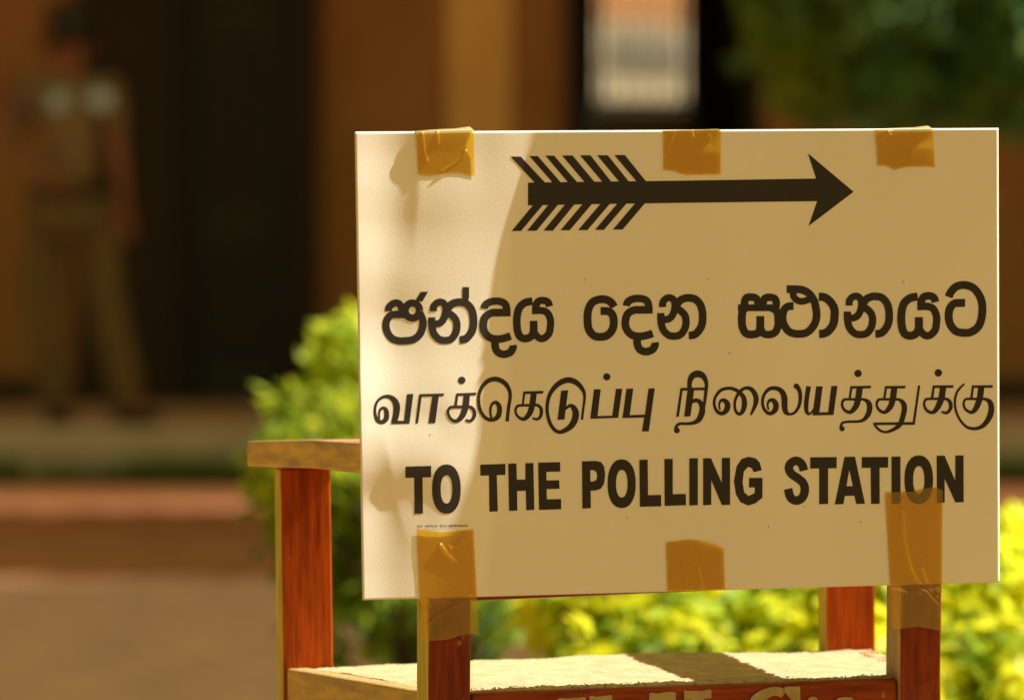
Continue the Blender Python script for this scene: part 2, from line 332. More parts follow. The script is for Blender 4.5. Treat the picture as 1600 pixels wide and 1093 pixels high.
def chair():
    e = empty('armchair'); e.matrix_world = CH
    tag(e, 'red varnished wooden armchair with yellow edges, seen from behind', 'armchair')
    ct = Asl(1060, 206, 0).z-.003
    for x0, x1, left in ((668, 735, W_yel), (1406, 1470, W_raw)):
        a0, a1 = A(x0, 1040, 0).x, A(x1, 1040, 0).x; t = .042; m = MB()
        prof = [(0, .0), (CS, 0), (ct, lean(ct))]
        vs = []
        for c, b in prof: vs += [(a0, b, c), (a1, b, c), (a1, b+t, c), (a0, b+t, c)]
        fs = [(3, 2, 1, 0), (8, 9, 10, 11)]; mi = [0, 0]
        for k in (0, 4):
            for i in range(4): fs.append((k+i, k+(i+1) % 4, k+4+(i+1) % 4, k+4+i)); mi.append(1 if i == 3 else 0)
        m.add(vs, fs, mi); bevel(m.build('back_post', [W_shaded, left], e), .002)
    bf = .40
    lg = []
    for x0, x1, pt in ((440, 519, 737), (1290, 1367, 737)):
        a0, a1 = A(x0, 900, bf).x, A(x1, 900, bf).x; top = A(480, 731, bf).z; lg.append((a0, a1))
        m = MB().box(a0, a1, bf, bf+.026, 0, top, [0, 0, 0, 0, 0, 1]); bevel(m.build('front_leg', [W_red, W_yel], e), .002)
    pl, pr = A(668, 1040, 0).x, A(1470, 1040, 0).x
    pli, pri = A(735, 1040, 0).x, A(1406, 1040, 0).x
    # arms
    def arm(s):
        if s < 0: fo, fi = A(385, 710, .462).x, A(385, 710, .462).x+.085; no, ni = pl-.036, pl+.03
        else: fo, fi = lg[1][1]+.03, lg[1][1]-.055; no, ni = pr+.036, pr-.03
        zf, zn, zm = A(385, 689.5, .462).z, A(590, 692.5, .03).z, A(470, 687.5, .24).z
        th = [.0250, .0255, .0275, .029]; vs = []; bs = [.462, .44, .24, -.012]
        for q, (bb, z) in enumerate(zip(bs, (zf, A(395, 688.5, .44).z, zm, zn))):
            k = (.462-bb)/.474; o_, i_ = fo+(no-fo)*k, fi+(ni-fi)*k
            o_, i_ = min(o_, i_), max(o_, i_)
            vs += [(o_, bb, z-th[q]), (i_, bb, z-th[q]), (i_, bb, z), (o_, bb, z)]
        fs = [(0, 1, 2, 3), (15, 14, 13, 12)]; mi = [1, 0]
        for k in (0, 4, 8):
            for i in range(4): fs.append((k+i, k+4+i, k+4+(i+1) % 4, k+(i+1) % 4)); mi.append((2, 0, 0, 1)[i] if i != 2 else 2)
        o = mesh('armrest', vs, fs, [W_red, W_och, W_top], e, mi)
        bm = bmesh.new(); bm.from_mesh(o.data); bmesh.ops.recalc_face_normals(bm, faces=bm.faces); bm.to_mesh(o.data); bm.free()
        bevel(o, .0025)
    arm(-1); arm(1)
    # seat rails
    h = .062
    m = MB().box(pli+.001, pri-.001, .004, .026, CS-.001-h, CS-.001); bevel(m.build('seat_rail', W_redh, e), .004, 3)
    fl, fr = lg[0][0], lg[1][1]
    m = MB().box(lg[0][1]+.001, lg[1][0]-.001, bf+.004, bf+.024, CS-.004-h, CS-.004); bevel(m.build('seat_rail', W_redh, e), .003)
    al, an = A(447, 1045, bf).x, pl+.002
    m = MB().hexa([(al, bf-.001, CS-h), (al+.024, bf-.001, CS-h), (an+.024, .043, CS-h), (an, .043, CS-h)][::-1], [(al, bf-.001, CS), (al+.024, bf-.001, CS), (an+.024, .043, CS), (an, .043, CS)][::-1], [0, 1, 0, 0, 0, 0])
    o = m.build('seat_rail', [W_och, W_raw], e); bm = bmesh.new(); bm.from_mesh(o.data); bmesh.ops.recalc_face_normals(bm, faces=bm.faces); bm.to_mesh(o.data); bm.free(); bevel(o, .003)
    ar = lg[1][1]-.002
    m = MB().hexa([(ar-.024, bf-.001, CS-h), (ar, bf-.001, CS-h), (pr, .043, CS-h), (pr-.024, .043, CS-h)][::-1], [(ar-.024, bf-.001, CS), (ar, bf-.001, CS), (pr, .043, CS), (pr-.024, .043, CS)][::-1])
    o = m.build('seat_rail', W_red, e); bm = bmesh.new(); bm.from_mesh(o.data); bmesh.ops.recalc_face_normals(bm, faces=bm.faces); bm.to_mesh(o.data); bm.free(); bevel(o, .003)
    # woven seat
    na, nb = 230, 190; v = []
    for j in range(nb):
        tb = j/(nb-1); b = .0105+tb*(bf+.018-.0105)
        xl = pli+.0005+(lg[0][1]-.004-pli)*min(1, max(0, (b-.02)/.06)) if b < .045 else None
        L = (an+.022)+(al+.022-an-.022)*(b-.043)/(bf-.043); Rr = (pr-.004)+(ar-.004-pr+.004)*(b-.043)/(bf-.043)
        if b < .046: L, Rr = pli+.002, pri-.002
        L = max(L, -9); 
        for i in range(na):
            ta = i/(na-1); a = L+(Rr-L)*ta
            if b > bf-.004: a = min(max(a, lg[0][1]+.002), lg[1][0]-.002)
            u, q = a/.0075, b/.0075
            z = .0011*min(1, (.002+min(a-L, Rr-a))/.012, (bf+.02-b)/.012)*math.sin(math.pi*u)*math.cos(math.pi*(q+math.floor(u)*.5)) + .0016*noise.noise((a*40, b*40, 0)) + .003*noise.noise((a*6, b*6, 5))
            if tb < .012: z -= .002+.0015*random.random()
            v.append((a, b+(.0018*(random.random()-.7) if j == 0 else 0), CS+.0002+z-.0022*max(0, 1-j/3)))
    f = [(j*na+i, j*na+i+1, (j+1)*na+i+1, (j+1)*na+i) for j in range(nb-1) for i in range(na-1)]
    o = mesh('seat', v, f, M_straw, e, smooth=True); so = o.modifiers.new('thick', 'SOLIDIFY'); so.thickness = .002
    # frayed straw ends over the rear rail
    m = MB()
    for i in range(130):
        a = random.uniform(pli+.004, pri-.004); l = random.uniform(.001, .0045); t = .0009; s_ = random.gauss(0, .003); z = CS+.0015+random.uniform(-.001, .003)
        m.add([(a-t, .012, z), (a+t, .012, z), (a+t+s_, .012-l, z-random.uniform(.0, .004)), (a-t+s_, .012-l, z-.001)], [(0, 1, 2, 3)])
    m.build('seat_fringe', mat('frayed_straw', (.50, .38, .20), .85, (.36, .25, .11), 60), e)
    # back: rails and slats behind the sign
    zb0, zb1 = Asl(745, 938.5, .006).z, Asl(1330, 911.5, .006).z
    for zl0, zr0, hh in ((ct-.07, ct-.07, .066), (zb0, zb1, .05)):
        P4 = lambda dz: [(pli+.001, .006+lean(zl0+dz), zl0+dz), (pri-.001, .006+lean(zr0+dz), zr0+dz), (pri-.001, .028+lean(zr0+dz), zr0+dz), (pli+.001, .028+lean(zl0+dz), zl0+dz)]
        bevel(MB().hexa(P4(0), P4(hh)).build('back_rail', W_redh, e), .003)
    zl, zt = Asl(745, 937.5, .006).z+.051, ct-.071
    for k in range(4):
        a = pli+(pri-pli)*(k+.5)/4
        m = MB().hexa([(a-.025, .010+lean(zl), zl), (a+.025, .010+lean(zl), zl), (a+.025, .022+lean(zl), zl), (a-.025, .022+lean(zl), zl)],
                      [(a-.025, .010+lean(zt), zt), (a+.025, .010+lean(zt), zt), (a+.025, .022+lean(zt), zt), (a-.025, .022+lean(zt), zt)])
        bevel(m.build('back_slat', W_red, e), .003)
    # stencilled letters on the rear seat rail (their tops show above the lower border)
    m = MB(); lift = [.0]
    def poly(pts):
        lift[0] += .00008
        vs = [A(x, y, .0034-lift[0]) for x, y in pts]; m.add(vs, [tuple(range(len(vs)))[::-1]])
    def rough(x0, y0, x1, y1):
        n = 7; top = [(x0+(x1-x0)*i/n+random.uniform(-.8, .8), y0+(y1-y0)*i/n+random.uniform(-1.2, 1.2)) for i in range(n+1)]
        return top
    def serif(x0, x1, y0, y1, sx0, sx1):
        poly(rough(x0, y0, x1, y1)+[(x1, y1+13), (x0, y0+14)])
        poly([(sx0, y0+12), (sx1, y1+11), (sx1-1, y1+78), (sx0-1, y0+78)])
    serif(872, 915, 1090, 1087.5, 883, 905); serif(921, 957, 1087, 1086, 929, 949)
    serif(1014, 1056, 1082.5, 1080, 1024, 1046); serif(1069, 1112, 1078.5, 1077, 1080, 1101)
    poly([(905, 1126), (930, 1125), (930, 1138), (905, 1139)]); poly([(1024, 1148), (1101, 1145), (1092, 1161), (1035, 1163)])
    cpts = []
    for i in range(19):
        g = R(62+i*236/18); cpts.append((1210+44*math.cos(g)+random.uniform(-.7, .7), 1112-40*math.sin(g)+random.uniform(-.7, .7)))
    inn = []
    for i in range(19):
        g = R(62+i*236/18); inn.append((1211+21*math.cos(g), 1112-26*math.sin(g)))
    for i in range(18): poly([cpts[i], cpts[i+1], inn[i+1], inn[i]])
    poly([(1226, 1072), (1250, 1071.5), (1251, 1098), (1240, 1098), (1226, 1080)])
    poly([(1270+9*math.cos(g), 1095-8*math.sin(g)) for g in [i*.6 for i in range(10)]] ); poly([(1271, 1104), (1283, 1104), (1283, 1150), (1271, 1150)])
    poly([(1303, 1094), (1312, 1089), (1320, 1088), (1330, 1088), (1337, 1094), (1338, 1150), (1326, 1150), (1325, 1102), (1316, 1100), (1314, 1150), (1302, 1150)])
    o = m.build('stencil_lettering', M_stencil, e)
    return e
chair()

# ------------------------------------------------------------------ the sign
PX, PY0, PY1 = np.arange(553, 1569, 4.), 196., 944.
XT = ([196, 205, 280, 370, 450, 560, 620, 690, 750, 830, 940], [840, 838, 824, 804, 798, 800, 802, 796, 788, 774, 764])
def sm(x, a, b):
    t = np.clip((x-a)/(b-a), 0, 1); return t*t*(3-2*t)
GX = np.arange(545, 1576, 3.); GY = np.arange(190, 951, 3.)
gx, gy = np.meshgrid(GX, GY)
def smo(v, n):
    k_ = np.hanning(n); k_ /= k_.sum(); return np.convolve(np.pad(v, n//2, 'edge'), k_, 'valid')[:len(v)]
def edge_line(xs, ys, n=41): return smo(np.interp(GY, xs, ys), n)[:, None]*np.ones_like(gx)
xt = edge_line(*XT)
SL = .27*sm(xt-gx, -5, 20)*(1-.30*sm(xt-gx, 60, 150)) + .08*np.exp(-((gy-700)/130)**2)*sm(xt-gx, -5, 20)
SL += .20*sm(-gx, -628, -570)                                     # free left margin comes forward
bx = edge_line([196, 230, 410, 470], [658, 655, 642, 638])
cr = np.clip(1-(bx-gx)/38, 0, 1)*sm(bx-gx, -8, 5)                   # soft fold hanging from the top left tape
SL -= .20*cr*sm(-gy, -440, -290)
SL -= .07*np.exp(-((gx-bx-110)/24)**2)*sm(-gy, -340, -230)
SL -= .07*np.exp(-((gx-640)/34)**2)*np.exp(-((gy-520)/75)**2)
xr = edge_line([660, 690, 725, 760, 800, 845, 880], [590, 600, 608, 611, 622, 634, 647], 15)
cr = np.clip(1-(xr-gx)/75, 0, 1)*sm(xr-gx, -5, 4)                   # dent at the lower left
SL -= .15*cr*sm(gy, 640, 730)*sm(-gy, -890, -760)
SL -= .07*np.exp(-((gx-695)/16)**2)*np.exp(-((gy-655)/26)**2)
SL += .06*np.exp(-((gx-722)/22)**2)*np.exp(-((gy-735)/34)**2)
SL -= .07*np.exp(-((gx-672)/12)**2)*np.exp(-((gy-775)/46)**2)
SL += .03*np.exp(-((gx-xt-30)/40)**2)*0 - .012*sm(gx-xt, 10, 200)*sm(xt-gx, -520, -200)
nzf = np.array([[noise.noise((x*.013, y*.010, 2.)) for x in GX] for y in GY])
SL += .022*nzf*sm(xt-gx, 0, 60)
H = -np.cumsum(SL[:, ::-1]*3., axis=1)[:, ::-1]*-1                  # height towards the viewer, in photo pixels
H += .35*nzf*sm(gx-xt, 0, 100)
MM = 1/1667.
def hpx(x, y):
    i = np.clip((np.asarray(x)-GX[0])/3., 0, len(GX)-1.001); j = np.clip((np.asarray(y)-GY[0])/3., 0, len(GY)-1.001)
    i0 = i.astype(int); j0 = j.astype(int); fi, fj = i-i0, j-j0
    return ((H[j0, i0]*(1-fi)+H[j0, i0+1]*fi)*(1-fj)+(H[j0+1, i0]*(1-fi)+H[j0+1, i0+1]*fi)*fj)
SOFF = -.0028
def onsign(px, py, lift=0., edge=0.):
    p = Asl(px, py, SOFF); h = float(hpx(px, py))*MM+lift-edge
    return p+(EL-p).normalized()*h

TLc, TRc, BRc, BLc = (555, 206), (1560, 200), (1562, 909), (567, 937)
def quad(s, t):
    x = (TLc[0]*(1-s)+TRc[0]*s)*(1-t)+(BLc[0]*(1-s)+BRc[0]*s)*t
    y = (TLc[1]*(1-s)+TRc[1]*s)*(1-t)+(BLc[1]*(1-s)+BRc[1]*s)*t
    return x, y

def paper_material():
    m = mat('cream_card', (.81, .765, .66), .7, (.765, .715, .60), 6., bump=.0, spec=.15)
    n = m.node_tree.nodes; l = m.node_tree.links; p = n['Principled BSDF']; tc = [x for x in n if x.type == 'TEX_COORD'][0]
    a = n.new('ShaderNodeTexNoise'); a.inputs['Scale'].default_value = 620; a.inputs['Detail'].default_value = 5; l.new(tc.outputs['Object'], a.inputs['Vector'])
    b = n.new('ShaderNodeBump'); b.inputs['Strength'].default_value = .20; b.inputs['Distance'].default_value = .0006
    l.new(a.outputs['Fac'], b.inputs['Height']); l.new(b.outputs[0], p.inputs['Normal'])
    return m
M_paper = paper_material()
M_ink = mat('black_print', (.020, .015, .009), .55, (.017, .012, .008), 30, spec=.35)

SG = empty('polling_sign'); SG.matrix_world = CH
tag(SG, 'cream card sign with a black arrow and three lines of writing, taped to a chair', 'sign')
def sign_card():
    ns, nt = 300, 220; v = []
    ss = np.concatenate([np.linspace(0, 1, ns-4)[:-1], [.9965, .9980, .9990, .9996, 1.]]); ss = np.unique(ss)
    ts = np.unique(np.concatenate([[0, .0008, .0016, .0026, .004], np.linspace(0, 1, nt-5)]))
    for t in ts:
        for s in ss:
            x, y = quad(s, t); ed = 0
            dy = (y-quad(s, 0)[1]); dx = quad(1, t)[0]-x
            if dy < 3: ed += .0020*(1-dy/3)**1.6
            if dx < 2.6: ed += .0016*(1-dx/2.6)**1.6
            v.append(onsign(x, y, 0, ed))
    a = len(ss); f = [(j*a+i, (j+1)*a+i, (j+1)*a+i+1, j*a+i+1) for j in range(len(ts)-1) for i in range(a-1)]
    o = mesh('card', v, f, M_paper, SG, smooth=True)
    so = o.modifiers.new('thick', 'SOLIDIFY'); so.thickness = .0009; so.offset = -1
sign_card()

class Ink:
    def __init__(s): s.mb = MB(); s.k = 0
    def lift(s): s.k += 1; return .00022+(s.k % 12)*.000016
    def stroke(s, pts, w=None, crop=(0, 0, 1)):
        x0, y0, sc = crop
        P = [(p[0]/sc+x0, p[1]/sc+y0, (p[2] if len(p) > 2 else w)/sc) for p in pts]
        Q = [P[0]]+P+[P[-1]]; C = []
        for i in range(1, len(Q)-2):
            a, b, c, d = [np.array(q) for q in Q[i-1:i+3]]
            n = max(3, int(np.hypot(*(c-b)[:2])/2.2))
            for k in range(n):
                t = k/n; C.append(.5*((2*b)+(c-a)*t+(2*a-5*b+4*c-d)*t*t+(3*b-a-3*c+d)*t**3))
        C.append(np.array(P[-1])); L = s.lift(); vs = []
        for i, c in enumerate(C):
            t = C[min(i+1, len(C)-1)][:2]-C[max(i-1, 0)][:2]; t = t/(np.hypot(*t)+1e-9); n = np.array((-t[1], t[0]))*c[2]/2
            for g in (-1, -.33, .33, 1): vs.append(onsign(c[0]+n[0]*g, c[1]+n[1]*g, L+i*2e-7))
        fs = [(i*4+k, i*4+k+1, i*4+k+5, i*4+k+4) for i in range(len(C)-1) for k in range(3)]
        s.mb.add(vs, fs)
    def poly(s, pts, crop=(0, 0, 1), holes=()):
        x0, y0, sc = crop; bm = bmesh.new(); edges = []
        for lp in [pts]+list(holes):
            vv = [bm.verts.new((p[0]/sc+x0, p[1]/sc+y0, 0)) for p in lp]
            edges += [bm.edges.new((vv[i], vv[(i+1) % len(vv)])) for i in range(len(vv))]
        bmesh.ops.triangle_fill(bm, edges=edges, use_beauty=True)
        for _ in range(5):
            le = [e for e in bm.edges if e.calc_length() > 9]
            if not le: break
            bmesh.ops.subdivide_edges(bm, edges=le, cuts=1); bmesh.ops.triangulate(bm, faces=[f for f in bm.faces if len(f.verts) > 3])
        L = s.lift(); bm.verts.index_update()
        vs = [onsign(v.co.x, v.co.y, L) for v in bm.verts]; fs = [[v.index for v in f.verts] for f in bm.faces]; s.mb.add(vs, fs); bm.free()
    def dot(s, x, y, r, crop): s.poly([(x+r*math.cos(i*.2618), y+r*math.sin(i*.2618)) for i in range(24)], crop)
    def build(s, name):
        o = s.mb.build(name, M_ink, SG)
        bm = bmesh.new(); bm.from_mesh(o.data)
        out = (EL-Asl(1060, 570, SOFF)).normalized(); bm.normal_update()
        for f in bm.faces:
            if f.normal.dot(out) < 0: f.normal_flip()
        bm.to_mesh(o.data); bm.free(); return o
def ell(cx, cy, rx, ry, n=36): 
    r = []
    for i in range(n):
        g = 2*math.pi*i/n; c, s_ = math.cos(g), math.sin(g); q = 2/2.25
        r.append((cx+rx*math.copysign(abs(c)**q, c), cy+ry*math.copysign(abs(s_)**q, s_)))
    return r

# arrow
k = Ink(); c1 = (780, 220, 5.714)
k.poly([(825, 285.4), (925, 284), (1060, 282.4), (1275.2, 279), (1262.4, 239.6), (1333.8, 299.6), (1263.4, 353.1), (1276.8, 314.3), (1060, 317), (925, 319), (825, 321)])
for q in ([(100,140),(193,142),(412,375),(318,375)], [(270,137),(345,137),(549,371),(475,371)], [(413,133),(490,133),(695,368),(612,368)], [(562,132),(655,132),(850,366),(760,366)],
          [(722,130),(815,130),(1000,365),(920,365)], [(875,130),(970,130),(1157,363),(1070,363)], [(1028,128),(1122,128),(1310,361),(1225,361)],
          [(305,572),(390,572),(195,805),(112,805)], [(442,569),(527,569),(333,803),(250,803)], [(590,567),(672,567),(480,802),(397,802)], [(745,564),(828,564),(630,798),(548,798)],
          [(905,562),(988,562),(788,797),(705,797)], [(1055,560),(1137,560),(935,795),(855,795)], [(1215,557),(1302,557),(1102,792),(1015,792)]): k.poly(q, c1)
k.build('arrow')

# first line
k = Ink()
def sin_na(cr):
    k.stroke([(487,281),(490,240),(522,211),(560,213),(583,250),(578,310),(555,358),(520,378),(478,376)], 55, cr)
    k.stroke([(473,328),(475,395),(490,455),(530,498),(575,508),(625,497),(660,450),(670,395),(660,345),(625,308),(590,290)], 57, cr)
    k.stroke([(592,275),(620,232),(660,213),(700,210),(745,222),(785,270),(800,350),(790,430),(750,487),(720,500),(692,503)], 60, cr)
def sin_da(cr, dx=0, dy=0):
    T = lambda L: [(x+dx, y+dy) for x, y in L]
    k.stroke(T([(885,260),(895,228),(940,205),(1000,203),(1045,222),(1058,262),(1060,315)]), 58, cr)
    k.stroke(T([(1089,290),(1000,291),(940,294),(892,325),(876,385),(885,440),(925,485),(985,498),(1040,490),(1090,474)]), 60, cr)
    k.stroke(T([(968,510),(970,560),(990,600),(1035,617),(1085,602),(1107,568),(1107,545)]), 60, cr)
def sin_ya(cr):
    k.stroke([(1260,202),(1200,215),(1155,260),(1138,340),(1143,430),(1165,480),(1205,494),(1245,480),(1268,440),(1269,355)], 60, cr)
    k.stroke([(1286,300),(1287,240),(1305,205),(1342,196),(1380,208),(1393,243)], 57, cr)
    k.stroke([(1258,277),(1330,275),(1375,292),(1400,345),(1400,400),(1388,455),(1345,493),(1305,485),(1272,445)], 56, cr)
c = (580, 430, 5)
k.stroke([(136,280),(140,247),(178,218),(215,220),(236,250),(240,290)], 56, c)
k.stroke([(285,306),(215,306),(165,308),(130,335),(115,385),(125,440),(160,490),(210,510),(265,511),(330,500),(380,460),(403,400),(402,345),(385,305),(375,285)], 58, c)
k.stroke([(322+57*math.cos(g), 275+59*math.sin(g)) for g in np.linspace(0, 2*math.pi, 14)], 57, c)
k.poly([(385,130),(445,127),(400,205),(345,200)], c)
sin_na(c); k.poly([(713,92),(765,92),(765,176),(714,178)], c); k.poly([(716,174),(763,174),(758,200),(722,200)], c)
sin_da(c); sin_ya(c)
c = (890, 430, 5)
k.stroke([(348,247),(325,212),(285,190),(235,188),(180,210),(148,265),(140,340),(150,420),(190,470),(245,481),(300,465),(338,415),(345,350),(330,300),(295,280),(242,279)], 62, c)
sin_da(c, -440, -21); sin_na((890+48, 430-6.6, 5))
c = (1140, 430, 7.619)
k.stroke([(182,385),(181,310),(205,265),(255,260),(310,270),(336,310),(340,380)], 90, c)
k.stroke([(400,380),(402,310),(430,268),(485,262),(535,275),(556,320),(550,385)], 90, c)
k.stroke([(100,386),(345,386),(520,386)], 80, c)
k.stroke([(190,388),(155,430),(146,520),(155,620),(195,690),(260,704),(330,690),(362,640),(366,485)], 94, c)
k.stroke([(366,600),(385,675),(425,700),(480,704),(540,680),(575,610),(578,520),(562,430),(500,388)], 90, c)
k.stroke([(762,366),(700,370),(650,410),(630,500),(650,590),(710,670),(810,697),(920,680),(1000,600),(1035,500),(1028,390),(1000,290),(940,212),(870,175),(790,166),(680,165)], 92, c)
k.stroke([(755,205),(765,255),(800,293),(850,311),(910,300),(970,275)], 80, c)
k.stroke([(1062,256),(1130,262),(1195,310),(1245,390),(1250,480),(1235,580),(1180,660),(1120,692),(1066,698)], 98, c)
sin_na((580+649.5, 430-9, 5)); 
k.stroke([(1260,202),(1200,215),(1155,260),(1138,340),(1143,430),(1165,480),(1205,494),(1245,480),(1268,440),(1269,355)], 60, (1170.3, 421, 4.78))
k.stroke([(1286,300),(1287,240),(1305,205),(1342,196),(1380,208),(1393,243)], 57, (1170.3, 421, 4.78))
k.stroke([(1258,277),(1330,275),(1375,292),(1400,345),(1400,400),(1388,455),(1345,493),(1305,485),(1272,445)], 56, (1170.3, 421, 4.78))
c = (1340, 430, 7.273)
k.stroke([(1035,246),(1060,190),(1120,130),(1210,110),(1310,140),(1385,230),(1417,340),(1410,480),(1370,585),(1290,643),(1210,653),(1120,635),(1055,560),(1035,460),(1052,370),(1100,320),(1160,314),(1222,314)], 91, c)
k.build('sinhala_lettering')

# second line
k = Ink(); c = (570, 570, 6.4)
k.stroke([(148,540,18),(143,490,20),(155,445,26),(185,428,30),(210,445,42),(220,490,50),(212,540,50),(175,570,44),(130,556,42),(107,505,32),(102,440,26),(122,370,26),(170,325,30),(230,314,38),(285,340,54),(318,400,66),(316,480,63),(302,540,60),(292,578,58)], None, c)
k.poly([(255,590),(300,552),(335,556),(395,556),(400,500),(423,290),(486,288),(447,585)], c)
k.poly([(545,291),(795,283),(788,310),(570,315),(533,582),(508,583)], c); k.poly([(679,300),(742,300),(705,580),(637,581)], c)
def ka(c, bar, thin, thick, tail):
    k.poly(bar, c); k.poly(thin, c); k.stroke(thick, None, c); k.stroke(tail, None, c)
k.dot(970, 152, 37, c)
ka(c, [(917,283),(1118,275),(1112,300),(930,307)], [(915,285),(938,285),(920,417),(895,419)],
   [(1022,290,62),(1010,400,62),(985,490,58),(945,542,46),(900,560,34),(855,530,28),(832,470,26),(850,428,28),(890,418,28),(1000,418,28)], [(1000,418,28),(1060,420,30),(1093,455,34),(1098,500,34),(1080,540,32),(1045,560,28),(1008,545,18)])
k.stroke([(1424,563,33),(1438,430,33),(1454,320,33),(1445,250,38),(1400,180,46),(1320,141,48),(1240,155,44),(1180,210,38),(1145,290,32),(1140,380,32),(1155,450,34),(1190,510,34),(1235,543,36),(1285,546,38),(1332,515,50),(1348,455,50),(1342,405,46),(1310,373,36),(1275,390,26),(1257,440,24),(1260,500,22),(1272,540,18)], None, c)
c = (800, 570, 6.4)
ka(c, [(113,265),(315,258),(308,285),(125,290)], [(113,265),(136,265),(118,400),(97,402)],
   [(218,272,60),(205,385,60),(182,470,56),(140,528,44),(105,540,34),(55,510,26),(35,460,24),(50,415,26),(90,403,26),(190,403,26)], [(190,403,26),(250,400,28),(288,430,34),(294,480,34),(278,525,30),(245,542,26),(205,528,18)])
k.poly([(492,255),(562,252),(525,545),(455,547)], c)
k.stroke([(700,545,24),(714,430,24),(726,320,28),(710,250,38),(650,180,52),(570,150,58),(490,172,54),(420,230,46),(372,310,38),(352,410,34),(357,500,34),(385,590,36),(430,650,36),(480,670,38),(545,645,50),(603,595,62),(634,525,66),(635,465,64),(612,420,50),(580,405,32),(530,440,26)], None, c)
k.dot(948, 118, 36, c)
k.poly([(820,243),(888,242),(855,510),(1003,506),(1040,238),(1103,237),(1062,527),(783,537)], c)
k.poly([(1145,237),(1213,235),(1178,500),(1330,496),(1365,235),(1428,232),(1368,663),(1300,663),(1322,524),(1105,530)], c)
c = (1040, 570, 5.926)
k.poly([(138,212),(365,208),(362,232),(158,237),(123,478),(98,480)], c); k.poly([(204,228),(265,228),(230,475),(172,477)], c)
k.stroke([(228,245,44),(222,170,42),(245,105,56),(300,82,64),(350,105,52),(378,170,34),(372,260,30),(356,385,26)], None, c)
k.stroke([(240,340,36),(285,326,36),(322,348,44),(340,400,52),(334,450,56),(308,505,50),(265,533,34),(200,543,26),(135,543,26),(103,562,26),(95,590,34)], None, c); k.dot(105, 605, 27, c)
k.stroke([(505,415,16),(496,370,18),(512,330,26),(545,328,40),(572,360,52),(568,410,52),(530,446,40),(488,438,34),(460,400,28),(450,345,26),(465,290,26),(510,235,30),(575,215,30),(630,222,32),(680,250,36),(722,300,44),(730,370,50),(712,430,40),(680,455,30),(650,425,26),(640,370,24),(650,310,26),(690,245,30),(740,213,30),(795,225,40),(832,280,48),(838,335,46),(820,395,34),(788,462,18)], None, c)
k.stroke([(955,415,16),(944,370,18),(960,330,28),(998,328,42),(1022,365,52),(1015,415,50),(975,448,36),(935,435,32),(905,390,28),(898,330,28),(915,270,28),(960,222,34),(1020,215,38),(1075,243,48),(1100,305,56),(1102,385,54),(1115,437,44),(1150,455,24),(1195,440,26),(1235,380,30),(1248,300,34),(1240,240,38),(1220,200,42)], None, c); k.dot(1212, 197, 26, c)
k.stroke([(1325,197,44),(1310,290,42),(1302,370,42),(1306,430,36),(1325,452,26),(1350,440,18),(1378,400,16)], None, c)
k.poly([(1395,197),(1455,197),(1424,438),(1505,436),(1535,195),(1592,193),(1555,462),(1360,466)], c)
c = (1290, 570, 5.714)
k.dot(290, 75, 33, c)
def th(dx):
    s_ = lambda L: [(p[0]+dx,)+tuple(p[1:]) for p in L]
    k.poly(s_([(222,188),(407,185),(402,208),(235,210)]), c); k.poly(s_([(222,188),(243,188),(225,305),(205,307)]), c)
    k.stroke(s_([(305,198,56),(293,290,56),(275,360,52),(240,408,40),(210,422,30),(168,400,26),(147,355,22),(160,314,24),(190,306,22),(290,307,22)]), None, c)
th(0); th(309)
k.stroke([(290,307,22),(345,308,26),(383,335,44),(394,380,50),(380,440,46),(340,488,32),(290,503,24),(200,506,22),(152,515,22),(137,545,24),(138,560,30)], None, c); k.dot(148, 568, 23, c)
k.stroke([(600,307,22),(655,308,26),(693,340,44),(704,390,48),(690,460,46),(665,528,44),(610,573,32),(540,598,22),(490,585,22),(450,550,22),(434,518,20)], None, c)
k.poly([(424,513),(778,508),(825,182),(846,182),(797,533),(430,536)], c)
k.dot(1007, 70, 33, c)
ka(c, [(957,182),(1143,180),(1140,203),(968,205)], [(957,183),(978,183),(962,300),(938,302)], [(1050,195,56),(1036,290,56),(1010,360,52),(978,408,40),(945,424,30),(900,400,26),(880,350,22),(893,310,22),(925,302,22),(1030,302,22)],
   [(1030,302,22),(1075,302,26),(1108,325,32),(1119,370,34),(1104,408,30),(1075,428,26),(1035,416,16)])
ka(c, [(1308,182),(1495,180),(1490,203),(1320,204)], [(1308,182),(1328,182),(1312,302),(1290,302)], [(1390,195,56),(1378,290,56),(1355,360,52),(1328,406,42),(1295,422,30),(1250,395,24),(1232,350,22),(1245,310,22),(1275,302,22),(1370,304,22)],
   [(1370,304,22),(1425,304,26),(1468,332,46),(1480,390,52),(1465,460,52),(1420,528,42),(1370,560,32),(1310,567,28),(1250,545,24),(1195,480,22),(1162,400,22),(1155,320,22),(1170,250,22),(1205,200,20),(1240,168,16)])
k.build('tamil_lettering')

# third line
k = Ink(); c = (620, 700, 5.714)
k.poly([(77,163),(307,156),(307,258),(230,260),(234,582),(158,584),(155,262),(77,263)], c)
k.poly(ell(443,363,128,220), c, [ell(444,366,52,126)])
k.poly([(745,146),(970,138),(970,237),(893,239),(902,562),(827,565),(823,242),(747,244)], c)
k.poly([(995,137),(1068,135),(1072,280),(1148,278),(1148,132),(1220,130),(1228,548),(1156,552),(1152,378),(1074,380),(1076,555),(1003,558)], c)
k.poly([(1262,128),(1458,123),(1460,207),(1336,210),(1337,287),(1450,284),(1453,360),(1338,363),(1340,455),(1467,452),(1468,543),(1270,549)], c)
c = (890, 700, 5)
k.poly([(97,102),(205,98),(245,107),(270,140),(278,205),(270,275),(245,315),(205,328),(165,330),(166,466),(100,470)], c, [[(162,170),(190,170),(210,185),(216,215),(210,245),(190,258),(163,260)]])
k.poly(ell(407,276,110,190), c, [ell(408,276,45,108)])
